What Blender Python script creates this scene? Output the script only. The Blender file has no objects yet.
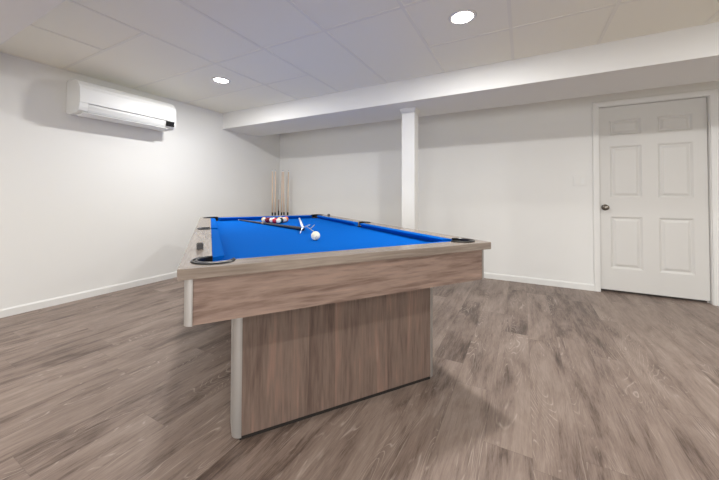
import bpy, bmesh, math, random
from mathutils import Vector, Matrix
PI = math.pi
random.seed(4)
sc = bpy.context.scene
C = sc.collection

# ------------------------------------------------------------------ helpers
def s2l(c):
    return tuple(((v/255)/12.92 if v/255 <= .04045 else ((v/255+.055)/1.055)**2.4) for v in c)

def mat(name, col, rough=.5, metal=0., spec=.5, var=0., vscale=8., bump=0., bscale=60.):
    m = bpy.data.materials.new(name); m.use_nodes = True
    nt = m.node_tree; b = nt.nodes['Principled BSDF']
    c = s2l(col)
    b.inputs['Base Color'].default_value = (*c, 1)
    b.inputs['Roughness'].default_value = rough
    b.inputs['Metallic'].default_value = metal
    b.inputs['Specular IOR Level'].default_value = spec
    tc = nt.nodes.new('ShaderNodeTexCoord')
    if var:
        n = nt.nodes.new('ShaderNodeTexNoise'); n.inputs['Scale'].default_value = vscale
        n.inputs['Detail'].default_value = 4
        nt.links.new(tc.outputs['Object'], n.inputs['Vector'])
        r = nt.nodes.new('ShaderNodeMapRange'); r.inputs['To Min'].default_value = 1-var; r.inputs['To Max'].default_value = 1+var
        nt.links.new(n.outputs['Fac'], r.inputs['Value'])
        mx = nt.nodes.new('ShaderNodeVectorMath'); mx.operation = 'SCALE'
        mx.inputs[0].default_value = c
        nt.links.new(r.outputs['Result'], mx.inputs['Scale'])
        nt.links.new(mx.outputs['Vector'], b.inputs['Base Color'])
    if bump:
        n = nt.nodes.new('ShaderNodeTexNoise'); n.inputs['Scale'].default_value = bscale
        n.inputs['Detail'].default_value = 5
        nt.links.new(tc.outputs['Object'], n.inputs['Vector'])
        bp = nt.nodes.new('ShaderNodeBump'); bp.inputs['Strength'].default_value = bump; bp.inputs['Distance'].default_value = .002
        nt.links.new(n.outputs['Fac'], bp.inputs['Height'])
        nt.links.new(bp.outputs['Normal'], b.inputs['Normal'])
    return m

def ramp(nt, stops):
    r = nt.nodes.new('ShaderNodeValToRGB')
    els = r.color_ramp.elements
    while len(els) < len(stops): els.new(.5)
    for e, (p, c) in zip(els, stops):
        e.position = p; e.color = (*s2l(c), 1)
    return r

def wood(name, stops, axis, rough=.45, stretch=14., scale=1.6, seed=0., plank=0., knots=.35, spec=.4):
    """grain runs along the given object axis (0 x, 1 y, 2 z); plank > 0 adds boards of that width across it"""
    m = bpy.data.materials.new(name); m.use_nodes = True
    nt = m.node_tree; L = nt.links; N = nt.nodes.new; b = nt.nodes['Principled BSDF']
    tc = N('ShaderNodeTexCoord')
    mp = N('ShaderNodeMapping')
    s = [scale*stretch]*3; s[axis] = scale
    mp.inputs['Scale'].default_value = s
    mp.inputs['Location'].default_value = (seed, seed*.7, seed*1.3)
    L.new(tc.outputs['Object'], mp.inputs['Vector'])
    src = mp.outputs['Vector']; brnd = None
    if plank:
        sep = N('ShaderNodeSeparateXYZ'); L.new(tc.outputs['Object'], sep.inputs[0])
        ac = 0 if axis != 0 else 1
        d = N('ShaderNodeMath'); d.operation = 'DIVIDE'; d.inputs[1].default_value = plank
        L.new(sep.outputs[ac], d.inputs[0])
        fl = N('ShaderNodeMath'); fl.operation = 'FLOOR'; L.new(d.outputs[0], fl.inputs[0])
        wn = N('ShaderNodeTexWhiteNoise'); wn.noise_dimensions = '1D'; L.new(fl.outputs[0], wn.inputs['W'])
        sc_ = N('ShaderNodeVectorMath'); sc_.operation = 'SCALE'; sc_.inputs['Scale'].default_value = 37.
        L.new(wn.outputs['Color'], sc_.inputs[0])
        ad = N('ShaderNodeVectorMath'); ad.operation = 'ADD'
        L.new(src, ad.inputs[0]); L.new(sc_.outputs[0], ad.inputs[1]); src = ad.outputs[0]; brnd = wn.outputs['Value']
    n1 = N('ShaderNodeTexNoise'); n1.inputs['Scale'].default_value = 1.; n1.inputs['Detail'].default_value = 7
    n1.inputs['Roughness'].default_value = .62; n1.inputs['Distortion'].default_value = knots
    L.new(src, n1.inputs['Vector'])
    n2 = N('ShaderNodeTexNoise'); n2.inputs['Scale'].default_value = 5.5; n2.inputs['Detail'].default_value = 5
    n2.inputs['Distortion'].default_value = .2; L.new(src, n2.inputs['Vector'])
    mx = N('ShaderNodeMath'); mx.operation = 'MULTIPLY_ADD'; mx.inputs[1].default_value = .35
    L.new(n2.outputs['Fac'], mx.inputs[0])
    m2 = N('ShaderNodeMath'); m2.operation = 'MULTIPLY'; m2.inputs[1].default_value = .65
    L.new(n1.outputs['Fac'], m2.inputs[0]); L.new(m2.outputs[0], mx.inputs[2])
    val = mx.outputs[0]
    if brnd is not None:
        a = N('ShaderNodeMath'); a.operation = 'MULTIPLY_ADD'; a.inputs[1].default_value = .05
        L.new(brnd, a.inputs[0]); L.new(val, a.inputs[2]); val = a.outputs[0]
        a2 = N('ShaderNodeMath'); a2.operation = 'SUBTRACT'; a2.inputs[1].default_value = .025
        L.new(val, a2.inputs[0]); val = a2.outputs[0]
    r = ramp(nt, stops); L.new(val, r.inputs[0])
    L.new(r.outputs[0], b.inputs['Base Color'])
    b.inputs['Roughness'].default_value = rough
    b.inputs['Specular IOR Level'].default_value = spec
    bp = N('ShaderNodeBump'); bp.inputs['Strength'].default_value = .15; bp.inputs['Distance'].default_value = .002
    L.new(val, bp.inputs['Height']); L.new(bp.outputs[0], b.inputs['Normal'])
    return m

def floor_mat(PW=.182, PL=1.22):
    m = bpy.data.materials.new('vinyl_plank_floor'); m.use_nodes = True
    nt = m.node_tree; L = nt.links; N = nt.nodes.new; b = nt.nodes['Principled BSDF']
    def M(op, a, b_=None, c=None):
        n = N('ShaderNodeMath'); n.operation = op
        for i, v in enumerate((a, b_, c)):
            if v is None: continue
            if isinstance(v, (int, float)): n.inputs[i].default_value = v
            else: L.new(v, n.inputs[i])
        return n.outputs[0]
    tc = N('ShaderNodeTexCoord'); sep = N('ShaderNodeSeparateXYZ'); L.new(tc.outputs['Object'], sep.inputs[0])
    x, y = sep.outputs[0], sep.outputs[1]
    cx = M('DIVIDE', M('ADD', x, .06), PW); row = M('FLOOR', cx); fx = M('SUBTRACT', cx, row)
    w1 = N('ShaderNodeTexWhiteNoise'); w1.noise_dimensions = '1D'; L.new(row, w1.inputs['W'])
    cy = M('ADD', M('DIVIDE', y, PL), w1.outputs['Value']); col = M('FLOOR', cy); fy = M('SUBTRACT', cy, col)
    cb = N('ShaderNodeCombineXYZ'); L.new(row, cb.inputs[0]); L.new(col, cb.inputs[1])
    w2 = N('ShaderNodeTexWhiteNoise'); w2.noise_dimensions = '2D'; L.new(cb.outputs[0], w2.inputs['Vector'])
    # every plank gets its own stretch of grain
    off = N('ShaderNodeVectorMath'); off.operation = 'SCALE'; off.inputs['Scale'].default_value = 53.
    L.new(w2.outputs['Color'], off.inputs[0])
    def grain(sx, sy, detail, dist, rough=.6):
        mp = N('ShaderNodeMapping'); mp.inputs['Scale'].default_value = (sx, sy, 1); L.new(tc.outputs['Object'], mp.inputs['Vector'])
        ad = N('ShaderNodeVectorMath'); ad.operation = 'ADD'; L.new(mp.outputs[0], ad.inputs[0]); L.new(off.outputs[0], ad.inputs[1])
        n = N('ShaderNodeTexNoise'); n.inputs['Scale'].default_value = 1; n.inputs['Detail'].default_value = detail
        n.inputs['Roughness'].default_value = rough; n.inputs['Distortion'].default_value = dist
        L.new(ad.outputs[0], n.inputs['Vector']); return n.outputs['Fac']
    big = grain(8, 1.7, 4, .9)
    mid = grain(34, 3.4, 6, .6, .7)
    fine = grain(240, 12, 3, .2, .8)
    v = M('MULTIPLY_ADD', big, .44, M('MULTIPLY_ADD', mid, .30, M('MULTIPLY', fine, .26)))
    v = M('ADD', v, M('MULTIPLY_ADD', w2.outputs['Value'], .10, -.05))
    r = ramp(nt, [(.32, (62, 51, 45)), (.41, (95, 80, 72)), (.475, (125, 109, 100)), (.56, (142, 126, 116)), (.70, (162, 147, 137))])
    L.new(v, r.inputs[0])
    # light cerused grain lines
    ct = grain(5.5, .75, 2, .5, .45)
    ph = M('FRACT', M('MULTIPLY', ct, 40.))
    line = M('ABSOLUTE', M('SUBTRACT', ph, .5))
    lm = N('ShaderNodeMapRange'); lm.inputs['From Min'].default_value = .02; lm.inputs['From Max'].default_value = .13
    lm.inputs['To Min'].default_value = .42; lm.inputs['To Max'].default_value = 0; L.new(line, lm.inputs['Value'])
    patch = M('MULTIPLY_ADD', grain(7, 1.6, 3, .3), .6, M('MULTIPLY', grain(60, 7, 3, .2), .4))
    pm = N('ShaderNodeMapRange'); pm.inputs['From Min'].default_value = .50; pm.inputs['From Max'].default_value = .60; L.new(patch, pm.inputs['Value'])
    fac = M('MULTIPLY', lm.outputs[0], pm.outputs[0])
    mixl = N('ShaderNodeMix'); mixl.data_type = 'RGBA'; L.new(fac, mixl.inputs[0]); L.new(r.outputs[0], mixl.inputs[6])
    mixl.inputs[7].default_value = (*s2l((205, 192, 182)), 1)
    # seams
    ex = M('MULTIPLY', M('MINIMUM', fx, M('SUBTRACT', 1., fx)), PW)
    ey = M('MULTIPLY', M('MINIMUM', fy, M('SUBTRACT', 1., fy)), PL)
    e = M('MINIMUM', ex, ey)
    sm = N('ShaderNodeMapRange'); sm.inputs['From Max'].default_value = .0022; sm.inputs['To Min'].default_value = .3; sm.inputs['To Max'].default_value = 0
    L.new(e, sm.inputs['Value'])
    mixs = N('ShaderNodeMix'); mixs.data_type = 'RGBA'; L.new(sm.outputs[0], mixs.inputs[0]); L.new(mixl.outputs[2], mixs.inputs[6])
    mixs.inputs[7].default_value = (*s2l((78, 66, 58)), 1)
    L.new(mixs.outputs[2], b.inputs['Base Color'])
    b.inputs['Roughness'].default_value = .42; b.inputs['Specular IOR Level'].default_value = .35
    bp = N('ShaderNodeBump'); bp.inputs['Strength'].default_value = .12; bp.inputs['Distance'].default_value = .002
    L.new(v, bp.inputs['Height']); L.new(bp.outputs[0], b.inputs['Normal'])
    return m

def emis(name, col, s):
    m = bpy.data.materials.new(name); m.use_nodes = True
    b = m.node_tree.nodes['Principled BSDF']
    b.inputs['Base Color'].default_value = (*s2l(col), 1)
    b.inputs['Emission Color'].default_value = (*s2l(col), 1); b.inputs['Emission Strength'].default_value = s
    return m

def obj(name, bm, m, parent=None, loc=None, rot=None, smooth=False, bevel=0, bseg=2, **props):
    bmesh.ops.recalc_face_normals(bm, faces=bm.faces)
    me = bpy.data.meshes.new(name); bm.to_mesh(me); bm.free()
    if smooth:
        for p in me.polygons: p.use_smooth = True
    o = bpy.data.objects.new(name, me); C.objects.link(o)
    me.materials.append(m)
    if parent: o.parent = parent
    if loc: o.location = loc
    if rot: o.rotation_euler = rot
    if bevel:
        md = o.modifiers.new('bevel', 'BEVEL'); md.width = bevel; md.segments = bseg; md.limit_method = 'ANGLE'; md.angle_limit = math.radians(40)
    for k, v in props.items(): o[k] = v
    return o

def thing(name, label, cat, loc=(0, 0, 0), rz=0, group=None):
    o = bpy.data.objects.new(name, None); C.objects.link(o)
    o.empty_display_size = .05
    o.location = loc; o.rotation_euler = (0, 0, rz); o['label'] = label; o['category'] = cat
    if group: o['group'] = group
    return o

def box(bm, x0, x1, y0, y1, z0, z1):
    v = [bm.verts.new(p) for p in ((x0,y0,z0),(x1,y0,z0),(x1,y1,z0),(x0,y1,z0),(x0,y0,z1),(x1,y0,z1),(x1,y1,z1),(x0,y1,z1))]
    for f in ((0,3,2,1),(4,5,6,7),(0,1,5,4),(1,2,6,5),(2,3,7,6),(3,0,4,7)): bm.faces.new([v[i] for i in f])
    return bm
def B(*a): return box(bmesh.new(), *a)

def prism(pts, z0, z1, bm=None):
    bm = bm or bmesh.new()
    a = [bm.verts.new((p[0], p[1], z0)) for p in pts]; b = [bm.verts.new((p[0], p[1], z1)) for p in pts]
    n = len(pts)
    bm.faces.new(a[::-1]); bm.faces.new(b)
    for i in range(n): bm.faces.new((a[i], a[(i+1) % n], b[(i+1) % n], b[i]))
    return bm

def loft(rings, close=True, caps=True, bm=None):
    bm = bm or bmesh.new()
    vs = [[bm.verts.new(p) for p in r] for r in rings]; n = len(rings[0])
    for a, b in zip(vs, vs[1:]):
        for i in range(n if close else n-1): bm.faces.new((a[i], a[(i+1) % n], b[(i+1) % n], b[i]))
    if caps: bm.faces.new(vs[0][::-1]); bm.faces.new(vs[-1])
    return bm

def lathe(prof, n=32, bm=None, caps=True):
    """prof: (r, z) list revolved about z"""
    return loft([[(r*math.cos(2*PI*k/n), r*math.sin(2*PI*k/n), z) for k in range(n)] for r, z in prof], bm=bm, caps=caps)

def tube(p0, p1, r0, r1, n=14, bm=None):
    p0, p1 = Vector(p0), Vector(p1); d = (p1-p0).normalized()
    a = d.orthogonal().normalized(); b = d.cross(a)
    return loft([[p + r*(math.cos(2*PI*k/n)*a + math.sin(2*PI*k/n)*b) for k in range(n)] for p, r in ((p0, r0), (p1, r1))], bm=bm)

# ------------------------------------------------------------------ materials
M_wall = mat('wall_paint', (226, 226, 224), .75, spec=.25, bump=.05, bscale=180)
M_ceil = mat('ceiling_tile', (243, 241, 229), .9, spec=.1, bump=.25, bscale=240)
M_grid = mat('ceiling_grid_metal', (235, 233, 223), .6)
M_trim = mat('trim_paint', (224, 224, 222), .4)
M_door = mat('door_paint', (212, 211, 208), .42)
M_floor = floor_mat()
M_ac = mat('ac_plastic', (226, 227, 226), .45)
M_ac2 = mat('ac_louver_plastic', (212, 213, 212), .4)
M_black = mat('gloss_black', (14, 14, 15), .25)
M_rubber = mat('pocket_rubber', (22, 21, 22), .38, var=.15)
M_hole = mat('pocket_liner', (12, 12, 14), .8)
M_cloth = mat('blue_billiard_cloth', (0, 92, 184), .95, spec=.04, var=.03, vscale=300, bump=.12, bscale=900)
M_silver = mat('brushed_aluminium', (176, 173, 170), .48, metal=.75)
M_nickel = mat('satin_nickel', (130, 124, 116), .3, metal=1.)
RAIL = [(.3, (108, 96, 86)), (.46, (132, 119, 108)), (.56, (147, 135, 124)), (.74, (166, 155, 145))]
M_rail_u = wood('rail_wood_across', RAIL, 0, rough=.24, spec=.85, stretch=16, scale=1.4)
M_rail_v = wood('rail_wood_along', RAIL, 1, rough=.24, spec=.85, stretch=16, scale=1.4, seed=5)
APR = [(.3, (88, 68, 60)), (.42, (122, 101, 91)), (.52, (144, 124, 113)), (.60, (154, 130, 118)), (.72, (174, 156, 145))]
M_apr_u = wood('apron_wood_across', APR, 0, stretch=9, scale=1.5, knots=1.4, seed=2)
M_apr_v = wood('apron_wood_along', APR, 1, stretch=11, scale=1.5, knots=1.0, seed=8)
PED = [(.28, (76, 62, 55)), (.42, (102, 85, 77)), (.52, (116, 100, 91)), (.60, (130, 105, 94)), (.76, (144, 129, 118))]
M_ped = wood('pedestal_wood_upright', PED, 2, stretch=14, scale=1.3, knots=.9, seed=3, plank=.13)
M_dark = mat('dark_plinth', (30, 25, 22), .7)

# ------------------------------------------------------------------ room
HC, HB = 2.257, 2.027
POW, POW_FILL, DOOR_FILL = 27, 33, 122
RX, RY = 7.2, -9.2
DX0, DX1, DH = 4.664, 5.527, 2.034
st = dict(kind='structure')
obj('floor', B(0, RX, RY, .14, -.06, 0), M_floor, **st)
obj('wall_left', B(-.12, 0, RY-.12, .14, -.06, HC+.1), M_wall, **st)
bm = bmesh.new(); box(bm, 0, DX0-.018, 0, .14, 0, HC+.1); box(bm, DX1+.018, RX, 0, .14, 0, HC+.1); box(bm, DX0-.018, DX1+.018, 0, .14, DH+.018, HC+.1)
obj('wall_back', bm, M_wall, **st)
obj('wall_right', B(RX, RX+.12, RY-.12, .14, -.06, HC+.1), M_wall, **st)
WX0, WX1, WZ = 2.6, 6.4, 2.08            # unseen patio door, added behind the viewer to bring in fill light
bm = B(0, WX0, RY-.12, RY, -.06, HC+.1); box(bm, WX1, RX, RY-.12, RY, -.06, HC+.1); box(bm, WX0, WX1, RY-.12, RY, WZ, HC+.1)
obj('wall_front', bm, M_wall, **st)
wf = bmesh.new()
for x in (WX0, (WX0+WX1)/2-.03, WX1-.06): box(wf, x, x+.06, RY-.1, RY-.02, .0, WZ)
for x0, x1 in ((WX0+.06, (WX0+WX1)/2-.03), ((WX0+WX1)/2+.03, WX1-.06)):
    for z in (0, WZ-.06): box(wf, x0, x1, RY-.1, RY-.02, z, z+.06)
win = obj('fill_window_1', wf, M_trim, **st)
gm = bpy.data.materials.new('fill_window_glass'); gm.use_nodes = True; nt = gm.node_tree
tr = nt.nodes.new('ShaderNodeBsdfTransparent'); gl = nt.nodes.new('ShaderNodeBsdfGlossy'); gl.inputs['Roughness'].default_value = .02
mxs = nt.nodes.new('ShaderNodeMixShader'); mxs.inputs[0].default_value = .06
nt.links.new(tr.outputs[0], mxs.inputs[1]); nt.links.new(gl.outputs[0], mxs.inputs[2]); nt.links.new(mxs.outputs[0], nt.nodes['Material Output'].inputs['Surface'])
for x0, x1 in ((WX0+.06, (WX0+WX1)/2-.03), ((WX0+WX1)/2+.03, WX1-.06)):
    obj('fill_window_pane', B(x0, x1, RY-.064, RY-.058, .06, WZ-.06), gm, win)
dl = bpy.data.lights.new('fill_light', 'AREA'); dl.shape = 'RECTANGLE'; dl.size = WX1-WX0; dl.size_y = WZ; dl.energy = DOOR_FILL; dl.color = (.96, .98, 1)  # added area lamp outside the made-up patio door, brightens the room evenly
do = bpy.data.objects.new('fill_light', dl); C.objects.link(do); do.location = ((WX0+WX1)/2, RY-.2, WZ/2); do.rotation_euler = (PI/2, 0, 0)
# suspended ceiling: tiles a little above the flanges of the grid
obj('ceiling', B(0, RX, RY, 0, HC+.0035, HC+.1), M_ceil, **st)
GX = [.811+.607*k for k in range(-1, 11)]; GY = [-1.785-.607*k for k in range(-1, 13)]
bm = bmesh.new(); hw = .0115
def bar(x0, x1, y0, y1):
    box(bm, x0, x1, y0, y1, HC+(.0004 if x1-x0 > y1-y0 else 0), HC+.0035)
# main runners and cross tees (some cross tees are missing where 2 by 4 foot tiles lie)
for x in GX:
    if x < .5: continue
    if x < 1: bar(x-hw, x+hw, -3.6, GY[3]); bar(x-hw, x+hw, RY, -4.6); continue
    bar(x-hw, x+hw, RY, -1.2)
for j, y in enumerate(GY):
    if y > -1.3: continue
    if j == 3:
        bar(0, 1.42, y-hw, y+hw); bar(3.23, RX, y-hw, y+hw); continue
    if j == 1: bar(0, 2.03, y-hw, y+hw); bar(3.23, RX, y-hw, y+hw); continue
    bar(0, RX, y-hw, y+hw)
bar(0, .022, RY, -1.2)
obj('trim_1', bm, M_grid, **st)
# boxed beam across the room, bulkhead over the near left
obj('trim_2', B(0, RX, -1.209, -.548, HB, HC+.01), M_wall, **st)
obj('trim_3', B(0, RX, -4.5, -3.592, HB, HC+.01), M_wall, **st)
# baseboards
def baseboard(name, a, b, axis):
    t, h = .013, .07
    prof = [(0, 0), (t, 0), (t, h-.012), (t*.55, h), (0, h)]
    if axis == 'y':   rings = [[(p[0], y, p[1]) for p in prof] for y in (a, b)]
    elif axis == 'x': rings = [[(x, -p[0], p[1]) for p in prof] for x in (a, b)]
    obj(name, loft(rings), M_trim, **st)
baseboard('baseboard_left', RY, 0, 'y')
baseboard('baseboard_back', .013, DX0-.06, 'x')
baseboard('baseboard_right', DX1+.06, RX, 'x')

# post carrying the beam
px0, px1, py0, py1 = 2.712, 2.86, -.975, -.835
post = thing('support_post', 'square white boxed post standing under the ceiling beam', 'post', ((px0+px1)/2, (py0+py1)/2, 0))
hx, hy = (px1-px0)/2, (py1-py0)/2
obj('post_shaft', B(-hx, hx, -hy, hy, 0, HB), M_trim, post, bevel=.002)
obj('top_collar', loft([[(sx*(hx+e), sy*(hy+e), z) for sx, sy in ((-1,-1),(1,-1),(1,1),(-1,1))] for e, z in ((.002, HB-.05), (.008, HB-.04), (.016, HB-.02), (.018, HB-.001))]), M_trim, post)
obj('base_trim', loft([[(sx*(hx+e), sy*(hy+e), z) for sx, sy in ((-1,-1),(1,-1),(1,1),(-1,1))] for e, z in ((.012, .001), (.012, .07), (.004, .082))]), M_trim, post)

# ------------------------------------------------------------------ door
def door_leaf():
    bm = bmesh.new()
    yf, yb = .032, .067
    xs = [DX0+.003, 4.762, 5.030, 5.157, 5.422, DX1-.003]
    zs = [.027, .262, .826, 1.032, 1.598, 1.715, 1.885, DH-.003]
    pc = {(i, j) for i in (1, 3) for j in (1, 3, 5)}
    for i in range(5):
        for j in range(7):
            x0, x1, z0, z1 = xs[i], xs[i+1], zs[j], zs[j+1]
            if (i, j) in pc:
                rings = []
                for e, d in ((0, 0), (.007, .004), (.018, .012), (.026, .012), (.046, .003), (.05, .0025)):
                    rings.append([(x0+e, yf+d, z0+e), (x1-e, yf+d, z0+e), (x1-e, yf+d, z1-e), (x0+e, yf+d, z1-e)])
                vs = [[bm.verts.new(p) for p in r] for r in rings]
                for a, b in zip(vs, vs[1:]):
                    for k in range(4): bm.faces.new((a[k], a[(k+1) % 4], b[(k+1) % 4], b[k]))
                bm.faces.new(vs[-1])
            else:
                bm.faces.new([bm.verts.new(p) for p in ((x0, yf, z0), (x1, yf, z0), (x1, yf, z1), (x0, yf, z1))])
    X0, X1, Z0, Z1 = xs[0], xs[-1], zs[0], zs[-1]
    P = lambda x, y, z: bm.verts.new((x, y, z))
    for q in (((X0,yf,Z0),(X0,yb,Z0),(X1,yb,Z0),(X1,yf,Z0)), ((X0,yf,Z1),(X1,yf,Z1),(X1,yb,Z1),(X0,yb,Z1)),
              ((X0,yf,Z0),(X0,yf,Z1),(X0,yb,Z1),(X0,yb,Z0)), ((X1,yf,Z0),(X1,yb,Z0),(X1,yb,Z1),(X1,yf,Z1)), ((X0,yb,Z0),(X0,yb,Z1),(X1,yb,Z1),(X1,yb,Z0))):
        bm.faces.new([P(*p) for p in q])
    bmesh.ops.remove_doubles(bm, verts=bm.verts, dist=1e-5)
    return bm
door = obj('door_1', door_leaf(), M_door, **st)
kn = lathe([(.033, 0), (.033, .006), (.026, .011), (.012, .014), (.011, .032), (.02, .038), (.0275, .048), (.0285, .056), (.024, .066), (.012, .071), (.002, .072)], 28)
bmesh.ops.rotate(kn, verts=kn.verts, cent=(0, 0, 0), matrix=Matrix.Rotation(PI/2, 3, 'X'))
obj('door_knob', kn, M_nickel, door, loc=(4.715, .0315, .925), smooth=True)
bm = bmesh.new()
box(bm, DX0-.018, DX0, .0, .14, 0, DH+.018); box(bm, DX1, DX1+.018, 0, .14, 0, DH+.018); box(bm, DX0, DX1, 0, .14, DH, DH+.018)
box(bm, DX0, DX0+.012, .0675, .08, 0, DH); box(bm, DX1-.012, DX1, .0675, .08, 0, DH); box(bm, DX0, DX1, .0675, .08, DH-.012, DH)
obj('trim_4', bm, M_trim, **st)
obj('wall_hall', B(DX0-.3, DX1+.3, .3, .34, 0, 2.3), M_wall, **st)
# casing with a stepped profile
cas = [(.006, 0), (.006, .010), (.02, .013), (.044, .017), (.056, .017), (.062, .010), (.062, 0)]
def casing_ring(cx, cz):
    return None
bm = bmesh.new()
rings = []
for (dx, x, z) in ((-1, DX0, .0), (-1, DX0, None), (1, DX1, None), (1, DX1, .0)):
    r = []
    for (e, d) in cas:
        zz = z if z is not None else DH+e
        r.append((x+dx*e, -d, zz))
    rings.append(r)
loft(rings, bm=bm)
obj('trim_5', bm, M_trim, **st)

# light switch
sw = thing('light_switch', 'white double switch plate on the wall beside the door', 'light switch', (4.487, 0, 1.222))
obj('plate', B(-.058, .058, -.006, 0, -.058, .058), M_wall, sw, bevel=.003)
for sx in (-.023, .023):
    obj('rocker', loft([[(sx-.0165, y, -.033), (sx+.0165, y, -.033), (sx+.0165, y2, .033), (sx-.0165, y2, .033)] for y, y2 in ((-.0055, -.0055), (-.0075, -.0115))]), M_ac if sx > 0 else M_wall, sw)

# ------------------------------------------------------------------ wall air conditioner
ac = thing('air_conditioner', 'white wall mounted air conditioner with a small black display, just under the ceiling', 'air conditioner', (0, -2.518, 1.8))
HW = .452
prof = [(0.001, .035), (0.001, .355), (.17, .345), (.23, .32), (.262, .28), (.266, .04), (.22, .02), (.06, .02)]
obj('housing', loft([[(p[0], y, p[1]) for p in prof] for y in (-HW, HW)]), M_ac, ac, bevel=.005, bseg=3)
prof = [(.2665, .268), (.276, .266), (.284, .245), (.290, .15), (.288, .112), (.282, .109), (.2665, .109)]
obj('front_panel', loft([[(p[0], y, p[1]) for p in prof] for y in (-HW+.002, HW-.002)]), M_ac, ac, bevel=.003)
prof = [(.2665, .104), (.278, .104), (.281, .085), (.272, .050), (.262, .032), (.245, .022), (.25, .045), (.2655, .06)]
obj('louver', loft([[(p[0], y, p[1]) for p in prof] for y in (-HW+.07, HW-.11)]), M_ac2, ac, bevel=.0015)
prof = [(.15, .0195), (.22, .0135), (.265, .026), (.272, .020), (.225, -.006), (.15, .004)]
obj('lower_flap', loft([[(p[0], y, p[1]) for p in prof] for y in (-HW+.03, HW-.08)]), M_ac, ac, bevel=.002)
for a, b in ((HW-.108, HW-.002), (-HW+.002, -HW+.068)):
    prof = [(.2665, .1085), (.286, .1085), (.283, .07), (.272, .042), (.2665, .036)]
    obj('end_cap', loft([[(p[0], y, p[1]) for p in prof] for y in (a, b)]), M_ac, ac)
obj('display', loft([[(.2855, y, .104), (.2905, y, .104), (.287, y, .046), (.281, y, .046)] for y in (HW-.118, HW-.024)]), M_black, ac, bevel=.0015)

# ------------------------------------------------------------------ recessed ceiling lights
M_lamp = emis('lamp_diffuser', (255, 250, 240), 14)
def can(x, y, label, power=POW, drop=.0):
    t = thing('ceiling_light', label, 'ceiling light', (x, y, HC+.003-drop), group='recessed ceiling lights')
    obj('trim_ring', lathe([(.070, -.001), (.073, -.006), (.086, -.005), (.092, -.0005), (.091, 0), (.070, 0)], 40), M_trim, t, smooth=True)
    obj('diffuser', lathe([(.0698, -.0005), (.0698, -.003), (.055, -.004), (.001, -.0045)], 40), M_lamp, t, smooth=True)
    l = bpy.data.lights.new('lamp', 'AREA'); l.shape = 'DISK'; l.size = .136; l.energy = power; l.color = (1, .99, .965)
    o = bpy.data.objects.new('lamp', l); C.objects.link(o); o.parent = t; o.location = (0, 0, -.0065)
can(1.11, -2.095, 'round recessed ceiling light near the air conditioner')
can(3.56, -2.095, 'round recessed ceiling light nearer the door, in front of the beam')
can(6.0, -2.095, 'round recessed ceiling light above the door end of the room')
for x in (1.11, 3.56, 6.0):  # unseen rear lights, added to even out the lighting
    for y in (-5.43, -7.86): can(x, y, 'added unseen ceiling light behind the bulkhead, for fill', POW_FILL)

# ------------------------------------------------------------------ pool table
TX, TY, TH = 2.9104, -3.6309, .9436
W, L = 1.455, 2.74
ZT, ZR = .796, .7585        # rail top, rail underside
ZB = .758                   # cloth bed
RW, CW = .106, .046
tb = thing('pool_table', 'modern pool table with blue cloth and greyish wood rails standing on the plank floor', 'pool table', (TX, TY, 0), TH)
def TP(u, v, z): return Vector((TX+u*math.cos(TH)-v*math.sin(TH), TY+u*math.sin(TH)+v*math.cos(TH), z))
pc, PR = .118, .064         # corner pockets
sc_, SR = .088, .056        # side pockets
def arc(cx, cy, r, a0, a1, n=12): return [(cx+r*math.cos(a0+(a1-a0)*k/n), cy+r*math.sin(a0+(a1-a0)*k/n)) for k in range(n+1)]
# rails: short one as polygon in its own corner frame
aR = math.asin((RW-pc)/PR)
def short_rail():
    l = arc(pc, pc, PR, -3*PI/4, aR, 14)                       # from the mitre round to the inner edge
    r = [(W-x, y) for x, y in l][::-1]
    return [(0, 0)] + l + r + [(W, 0)]
def long_rail():
    a = [(y, x) for x, y in arc(pc, pc, PR, -3*PI/4, aR, 14)]   # mirrored in the diagonal
    sa = math.acos((RW-sc_)/SR)
    mid = arc(sc_, L/2, SR, -sa, -2*PI+sa, 20)
    b = [(x, L-y) for x, y in a][::-1]
    return [(0, 0)] + a + mid + b + [(0, L)]
S, Lg = short_rail(), long_rail()
obj('rail', prism(S, ZR, ZT), M_rail_u, tb, bevel=.0015, label='pale wood end rail nearest the viewer')
obj('rail', prism([(W-x, L-y) for x, y in S], ZR, ZT), M_rail_u, tb, bevel=.0015)
obj('rail', prism(Lg, ZR, ZT), M_rail_v, tb, bevel=.0015)
obj('rail', prism([(W-x, y) for x, y in Lg], ZR, ZT), M_rail_v, tb, bevel=.0015)
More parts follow.
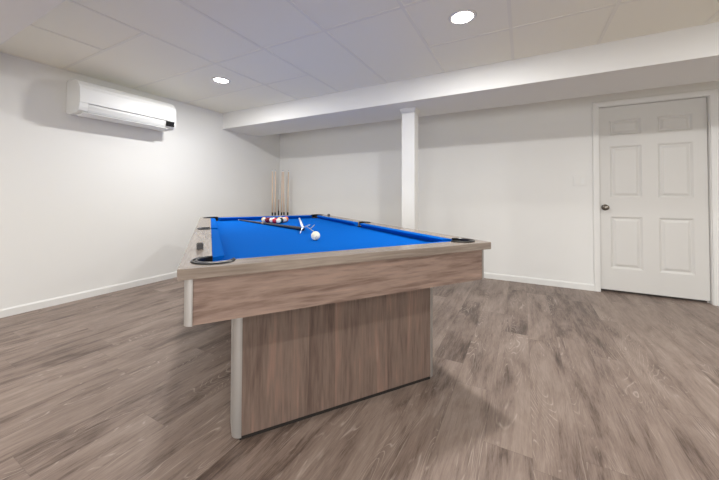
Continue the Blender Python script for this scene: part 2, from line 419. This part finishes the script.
# bed
def bed():
    e = .09
    q = []
    l = arc(pc, pc, PR-.004, PI, PI/2-2*PI+PI*0-0, 1)
    pts = []
    cr = PR-.003
    def corner(cx, cy, a0, a1): return arc(cx, cy, cr, a0, a1, 14)
    # bites into the rectangle, walking counter-clockwise from the near left corner
    k = math.asin((pc-RW)/cr)
    pts += corner(pc, pc, PI+k-0*PI, -PI/2-k+0*PI)[:] if False else []
    def bite(cx, cy, r, p_in, p_out, ccw):
        a0 = math.atan2(p_in[1]-cy, p_in[0]-cx); a1 = math.atan2(p_out[1]-cy, p_out[0]-cx)
        if ccw and a1 < a0: a1 += 2*PI
        if not ccw and a1 > a0: a1 -= 2*PI
        return arc(cx, cy, r, a0, a1, 16)
    s = math.sqrt(cr**2-(pc-RW)**2)
    near = [(RW, pc+s), (pc+s, RW)]
    pts += bite(pc, pc, cr, near[0], near[1], False)
    pts += bite(W-pc, pc, cr, (W-pc-s, RW), (W-RW, pc+s), False)
    s2 = math.sqrt(SR**2-(RW-sc_)**2)
    pts += bite(W-sc_, L/2, SR, (W-RW, L/2-s2), (W-RW, L/2+s2), False)
    pts += bite(W-pc, L-pc, cr, (W-RW, L-pc-s), (W-pc-s, L-RW), False)
    pts += bite(pc, L-pc, cr, (pc+s, L-RW), (RW, L-pc-s), False)
    pts += bite(sc_, L/2, SR, (RW, L/2+s2), (RW, L/2-s2), False)
    return prism(pts, ZB-.03, ZB)
obj('bed_cloth', bed(), M_cloth, tb)
# cushions: profile swept with angled ends; (t along, w from rail, z)
def cushion(a, b, ca, cb):
    """along local x from a to b at the rail; nose is shortened by ca / cb"""
    pr = [(0, ZB+.001), (0, ZT-.001), (CW*.5, ZT-.001), (CW-.002, ZT-.003), (CW, ZT-.006), (CW-.002, ZT-.010), (CW*.35, ZB+.001)]
    def ring(x0, s): return [(x0+s*w/CW, RW+w+.0004, z) for w, z in pr]
    return loft([ring(a, ca), ring(b, -cb)])
def swap(bm, f):
    for v in bm.verts: v.co = Vector(f(v.co))
    return bm
ca = pc+PR*.98
obj('cushion', cushion(ca, W-ca, .038, .038), M_cloth, tb, bevel=.001)
obj('cushion', swap(cushion(ca, W-ca, .038, .038), lambda c: (W-c.x, L-c.y, c.z)), M_cloth, tb, bevel=.001)
for seg in ((ca, L/2-SR, .038, .014), (L/2+SR, L-ca, .014, .038)):
    obj('cushion', swap(cushion(*seg), lambda c: (c.y, c.x, c.z)), M_cloth, tb, bevel=.001)
    obj('cushion', swap(cushion(*seg), lambda c: (W-c.y, c.x, c.z)), M_cloth, tb, bevel=.001)
# pockets: raised black rim on the rail, cup below
def rim(r0, r1, a0, a1, ext):
    bm = bmesh.new(); n = 30
    pr = [(r0, ZT-.03), (r0-.001, ZT+.003), (r0+.003, ZT+.006), (r0+(r1-r0)*.35, ZT+.0055), (r0+(r1-r0)*.5, ZT+.002), (r0+(r1-r0)*.68, ZT+.0055), (r1-.003, ZT+.005), (r1, ZT+.002), (r1, ZT+.0004), (r0+.001, ZT+.0004), (r0+.0007, ZT-.03)]
    rings = []
    for k in range(n+1):
        a = a0+(a1-a0)*k/n
        f = min(1, min(k, n-k)/5)         # ends taper
        f = .25+.75*f
        rings.append([((r0+(r-r0)*f)*math.cos(a), (r0+(r-r0)*f)*math.sin(a), z) for r, z in pr])
    return loft(rings)
def cup(r, depth=.12):
    return lathe([(r, ZT-.035), (r*.98, ZB-.05), (r*.85, ZB-depth+.02), (r*.5, ZB-depth), (r*.01, ZB-depth), (r*.01, ZB-depth-.004), (r*.55, ZB-depth-.004), (r*.9, ZB-depth+.014), (r+.0015, ZB-.05), (r+.0018, ZT-.035)], 28, caps=False)
for (u, v, ang, kind) in ((pc, pc, -3*PI/4, 'c'), (W-pc, pc, -PI/4, 'c'), (W-pc, L-pc, PI/4, 'c'), (pc, L-pc, 3*PI/4, 'c'), (sc_, L/2, PI, 's'), (W-sc_, L/2, 0, 's')):
    if kind == 'c': half, r0, r1 = math.radians(125), PR-.003, .086
    else: half, r0, r1 = math.radians(100), SR-.003, .076
    p = obj('pocket', rim(r0, r1, ang-half, ang+half, 0), M_rubber, tb, loc=(u, v, 0), smooth=False, bevel=.0008)
    obj('pocket_cup', cup(r0-.001), M_hole, p, smooth=True)
# aprons with rounded aluminium corners
ai, r_, ZA = .019, .027, .597
a1 = ai+r_
obj('apron', B(a1, W-a1, ai+.003, ai+.028, ZA, ZR-.0005), M_apr_u, tb, label='brown wood grain end apron nearest the viewer')
obj('apron', B(a1, W-a1, L-ai-.028, L-ai-.003, ZA, ZR-.0005), M_apr_u, tb)
obj('apron', B(ai+.003, ai+.028, a1, L-a1, ZA, ZR-.0005), M_apr_v, tb)
obj('apron', B(W-ai-.028, W-ai-.003, a1, L-a1, ZA, ZR-.0005), M_apr_v, tb)
def quarter(r, t):
    return [(r, r)] + [(r, r-t*0+0)][:0] + [(0, r)] + arc(r, r, r, PI, 1.5*PI, 10)[1:-1] + [(r, 0)]
for fx in (0, 1):
    for fy in (0, 1):
        q = [(ai+x, ai+y) for x, y in quarter(r_, 0)]
        q = [(W-x if fx else x, L-y if fy else y) for x, y in q]
        obj('corner_trim', prism(q, ZA-.002, ZR-.0005), M_silver, tb, smooth=False)
obj('underframe', B(.06, W-.06, .06, L-.06, .635, .66), M_dark, tb)
# pedestals
LI, LP, PD = .229, .190, .16
for far in (0, 1):
    fv = (lambda y: L-y) if far else (lambda y: y)
    z0 = .022
    x0, x1 = LP, W-LP; rr = .036
    pb = B(x0+rr, x1-rr, min(fv(LI), fv(LI+PD)), max(fv(LI), fv(LI+PD)), z0, .635)
    pd = obj('pedestal', pb, M_ped, tb)
    for s_ in (0, 1):
        q = [(x0+rr, LI-.0015)] + [(x, LI-.0015+y) for x, y in [(x0+rr-rr*math.sin(a), rr*(1-math.cos(a))) for a in [PI/2*k/8 for k in range(1, 9)]]]
        q += [(x0, LI+PD+.0015-rr)] + [(x0+rr-rr*math.cos(a), LI+PD+.0015-rr*(1-math.sin(a))) for a in [PI/2*k/8 for k in range(1, 9)]]
        q = [(W-x if s_ else x, fv(y)) for x, y in q]
        obj('pedestal_trim', prism(q, z0-.006, .635), M_silver, pd)
    obj('plinth', B(x0+.03, x1-.03, min(fv(LI+.01), fv(LI+PD-.01)), max(fv(LI+.01), fv(LI+PD-.01)), 0, z0), M_dark, pd)

# ------------------------------------------------------------------ balls
BR = .0286
def ball_mat(name, col, stripe=False, white=(238, 232, 218)):
    m = mat(name, col, .12, spec=.6)
    if stripe:
        nt = m.node_tree; b = nt.nodes['Principled BSDF']; N = nt.nodes.new; Lk = nt.links
        tc = N('ShaderNodeTexCoord'); sp = N('ShaderNodeSeparateXYZ'); Lk.new(tc.outputs['Object'], sp.inputs[0])
        a = N('ShaderNodeMath'); a.operation = 'ABSOLUTE'; Lk.new(sp.outputs[2], a.inputs[0])
        g = N('ShaderNodeMath'); g.operation = 'GREATER_THAN'; g.inputs[1].default_value = .0135; Lk.new(a.outputs[0], g.inputs[0])
        mx = N('ShaderNodeMix'); mx.data_type = 'RGBA'; Lk.new(g.outputs[0], mx.inputs[0])
        mx.inputs[6].default_value = (*s2l(col), 1); mx.inputs[7].default_value = (*s2l(white), 1)
        Lk.new(mx.outputs[2], b.inputs['Base Color'])
    return m
sph = bmesh.new(); bmesh.ops.create_uvsphere(sph, u_segments=32, v_segments=20, radius=BR)
me0 = bpy.data.meshes.new('ball'); sph.to_mesh(me0); sph.free()
for p in me0.polygons: p.use_smooth = True
def ball(u, v, m, name, label, group=None, rot=None):
    me = me0.copy(); me.materials.append(m)
    o = bpy.data.objects.new(name, me); C.objects.link(o)
    o.location = TP(u, v, ZB+BR+.0002)
    o.rotation_euler = rot or (random.uniform(0, 6), random.uniform(0, 6), random.uniform(0, 6))
    o['label'] = label; o['category'] = 'ball'
    if group: o['group'] = group
ball(.703, .71, ball_mat('cue_ball_resin', (246, 240, 214)), 'cue_ball', 'ivory white cue ball alone on the blue cloth, in front of the racked balls')
cols = dict(yellow=(236, 186, 60), blue=(30, 50, 140), red=(196, 30, 48), purple=(80, 30, 100), orange=(236, 120, 50), green=(20, 100, 70), maroon=(110, 20, 34), black=(16, 16, 18))
# rows from the apex (towards the viewer) back; True = striped
rack = [[('green', True)],
        [('red', False), ('black', False)],
        [('maroon', True), ('black', None), ('orange', True)],
        [('maroon', False), ('blue', True), ('yellow', False), ('red', True)],
        [('orange', True), ('purple', False), ('green', False), ('purple', True), ('orange', False)]]
rack[1][1] = ('black', False); rack[2][1] = ('blue', False); rack[4][0] = ('yellow', True)
rown = ['at the front tip', 'in the second row', 'in the middle row', 'in the fourth row', 'in the back row']
mats = {}
for i, row in enumerate(rack):
    for k, (cn, stp) in enumerate(row):
        key = (cn, bool(stp))
        if key not in mats: mats[key] = ball_mat(cn+('_striped' if stp else '_solid')+'_ball', cols[cn], bool(stp))
        u = .7275+(k-i/2)*(2*BR+.0004); v = 1.985+i*(2*BR+.0004)*math.sqrt(3)/2
        kind = 'white pool ball with a %s stripe' % cn if stp else 'solid %s pool ball' % cn
        rot = (math.radians(90+random.uniform(-25, 25)), 0, random.uniform(0, 6)) if stp else None
        ball(u, v, mats[key], 'pool_ball', '%s, %s of the racked triangle' % (kind, rown[i]), 'balls racked in a triangle', rot)

# ------------------------------------------------------------------ cues
M_shaft = mat('maple_shaft', (226, 204, 184), .35, var=.06, vscale=20)
M_graysh = mat('grey_shaft', (70, 64, 66), .3)
M_butt = mat('dark_butt', (26, 24, 28), .25)
M_pink = mat('greyish_tan_shaft', (158, 142, 134), .4)
M_white = mat('white_lacquer', (236, 238, 242), .3)
M_coll = mat('black_collar', (20, 20, 24), .3)
M_tip = mat('leather_tip', (40, 60, 110), .9)
M_bluebutt = mat('blue_lacquer', (20, 60, 170), .25)
M_brwood = mat('tan_wood_wrap', (140, 116, 96), .5, var=.1, vscale=40)
def stick(name, label, p_tip, p_end, shaft, butt, joint=.52, coll=None, group=None, r0=.0065, r1=.0148):  # tip and butt radius
    p_tip, p_end = Vector(p_tip), Vector(p_end); d = p_end-p_tip; n = d.length
    t = thing(name, label, 'cue', p_end, group=group)
    R = lambda f: p_tip+d*f-p_end
    rr = lambda f: r0+(r1-r0)*f
    obj('ferrule', tube(R(.004), R(.018), rr(.0), rr(.018), bm=None), M_white, t, smooth=False)
    obj('tip', tube(R(0), R(.004), rr(0)*.92, rr(0)), M_tip, t)
    obj('shaft', tube(R(.018), R(joint), rr(.018), rr(joint), 18), shaft, t, smooth=True)
    if coll: obj('collar', tube(R(joint), R(joint+.035), rr(joint)*1.12, rr(joint+.035)*1.12, 18), coll, t)
    obj('butt', tube(R(joint+(.035 if coll else 0)), R(.99), rr(joint), rr(.99), 18), butt, t)
    obj('bumper', tube(R(.99), R(1), rr(.99)*.98, rr(1)*.85, 18), M_rubber, t)
    return t
zt, ze = ZB+.0075, ZB+.0165
stick('pool_cue', 'dark grey pool cue lying on the blue cloth in front of the racked balls', TP(.392, 2.59, ZB+.0075), TP(.774, 1.25, ZB+.0155), M_graysh, M_butt, .45, M_brwood)
# mechanical bridge: white stick with a cross shaped head
br = thing('bridge_stick', 'white bridge stick with a cross shaped metal head lying on the blue cloth', 'bridge stick', TP(1.075, 2.50, ZB))
o0 = br.location.copy()
A_, B_ = TP(1.075, 2.50, ZB+.010)-o0, TP(.728, 1.10, ZB+.043)-o0
obj('stick', tube(A_, B_, .0095, .0095, 18), M_white, br, smooth=True)
M_head = mat('bridge_head_metal', (190, 205, 230), .25, metal=.8)
def hp(u, v, z): return TP(u, v, ZB+z)-o0
hb = bmesh.new()
for pts in ([(.695, 1.05, .0048), (.712, 1.075, .026), (.728, 1.10, .043)], [(.728, 1.10, .043), (.76, 1.12, .050), (.80, 1.15, .058)], [(.815, 1.06, .0048), (.785, 1.10, .03), (.76, 1.12, .050)], [(.785, 1.10, .03), (.81, 1.125, .040), (.835, 1.15, .054)]):
    for a, b in zip(pts, pts[1:]): tube(hp(*a), hp(*b), .0045, .0045, 10, bm=hb)
obj('bridge_head', hb, M_head, br)

# chalk cubes
M_chalk = mat('chalk_block', (92, 88, 86), .9, var=.15, vscale=120)
M_paper = mat('chalk_wrapper', (70, 68, 70), .6)
for (u, v, rz, lab, s) in ((.056, .415, .1, 'grey chalk cube on the wooden rail close to the nearest corner pocket', .0135), (1.405, 2.37, .5, 'grey chalk cube on the far wooden rail beside the distant corner pocket', .012)):
    t = thing('chalk_cube', lab, 'chalk', TP(u, v, ZT+.0002), TH+rz, group='chalk cubes on the rails')
    obj('wrapper', B(-s, s, -s, s, 0, s*1.7), M_paper, t, bevel=.001)
    obj('chalk_top', lathe([(s*.9, s*1.7), (s*.9, s*2.0), (s*.75, s*2.05), (s*.4, s*1.9), (.0005, s*1.85)], 20), M_chalk, t)

# ------------------------------------------------------------------ cue stand in the corner
M_standw = mat('stand_wood', (120, 92, 76), .5, var=.1)
stc = Vector((.252, -.248, 0))
stnd = thing('cue_stand', 'low wooden cue stand on the floor in the far corner', 'cue stand', stc, PI/4)
obj('base', B(-.19, .19, -.07, .07, 0, .03), M_standw, stnd, bevel=.004)
for sx in (-.175, .175): obj('upright', B(sx-.012, sx+.012, -.02, .02, .03, .60), M_standw, stnd)
# shelf with a slot for each cue
slots = [(.162, -.338), (.193, -.307), (.267, -.233), (.297, -.203), (.340, -.160), (.2335, -.2665)]
us = sorted(((x-stc.x)*math.cos(PI/4)+(y-stc.y)*math.sin(PI/4)) for x, y in slots)
pts = [(-.19, .03), (.19, .03), (.19, -.045)]
for u in reversed(us):
    pts += [(u+.0175, -.045), (u+.0175, 0)] + [(u+0.0175*math.cos(a), 0.0175*math.sin(a)) for a in [PI*k/6 for k in range(1, 6)]] + [(u-.0175, 0), (u-.0175, -.045)]
pts += [(-.19, -.045)]
ded = [p for i, p in enumerate(pts) if i == 0 or (Vector(p)-Vector(pts[i-1])).length > 1e-5]
obj('slotted_shelf', prism(ded, .585, .61), M_standw, stnd)
tops = [(.157, -.343), (.194, -.306), (.2725, -.2275), (.288, -.212), (.346, -.154)]
labs = ['upright wooden pool cue at the left wall end of the corner row', 'upright wooden pool cue second from the left wall, in the corner row',
        'upright wooden pool cue in the middle of the corner row',
        'upright wooden pool cue, second from the back wall in the corner row', 'upright wooden pool cue nearest the back wall, last of the corner row']
for (bx, by), (tx, ty), lab in zip(slots[:5], tops, labs):
    k = .0
    # straight line through the shelf slot at z .6 and the seen top
    top = Vector((tx, ty, 1.482)); mid = Vector((bx, by, .6)); d = (mid-top)/(1.482-.6); bot = top+d*(1.482-.031)
    stick('pool_cue', lab, top, bot, M_shaft, M_butt, .498, M_coll, 'pool cues standing in the corner', r0=.0085, r1=.0155)
stick('jump_cue', 'short greyish tan cue standing among the wooden cues in the corner', (.2335, -.2665, 1.0), (.2335, -.2665, .031), M_pink, M_butt, .22, M_coll, r0=.010)

# ------------------------------------------------------------------ world, camera, view
w = bpy.data.worlds.new('world'); sc.world = w; w.use_nodes = True
w.node_tree.nodes['Background'].inputs[0].default_value = (.8, .8, .8, 1); w.node_tree.nodes['Background'].inputs[1].default_value = .3
cd = bpy.data.cameras.new('camera'); cam = bpy.data.objects.new('camera', cd); C.objects.link(cam)
yaw, roll, pitch = -.4900, .0032, .0203
F = Vector((math.sin(yaw)*math.cos(pitch), math.cos(yaw)*math.cos(pitch), math.sin(pitch)))
R = Vector((math.cos(yaw), -math.sin(yaw), 0)); U = R.cross(F)
R2 = R*math.cos(roll)+U*math.sin(roll); U2 = -R*math.sin(roll)+U*math.cos(roll)
m = Matrix((R2, U2, -F)).transposed().to_4x4(); m.translation = Vector((3.9177, -4.2447, 1.04))
cam.matrix_world = m
cd.sensor_width = 36; cd.sensor_fit = 'HORIZONTAL'; cd.lens = 306.97*36/719
cd.shift_y = (189.93-240)/719; cd.clip_start = .02
sc.camera = cam
sc.view_settings.view_transform = 'Standard'; sc.view_settings.look = 'None'; sc.view_settings.gamma = 1
sc.view_settings.use_curve_mapping = False
sc.view_settings.exposure = .06
sc.cycles.diffuse_bounces = 10
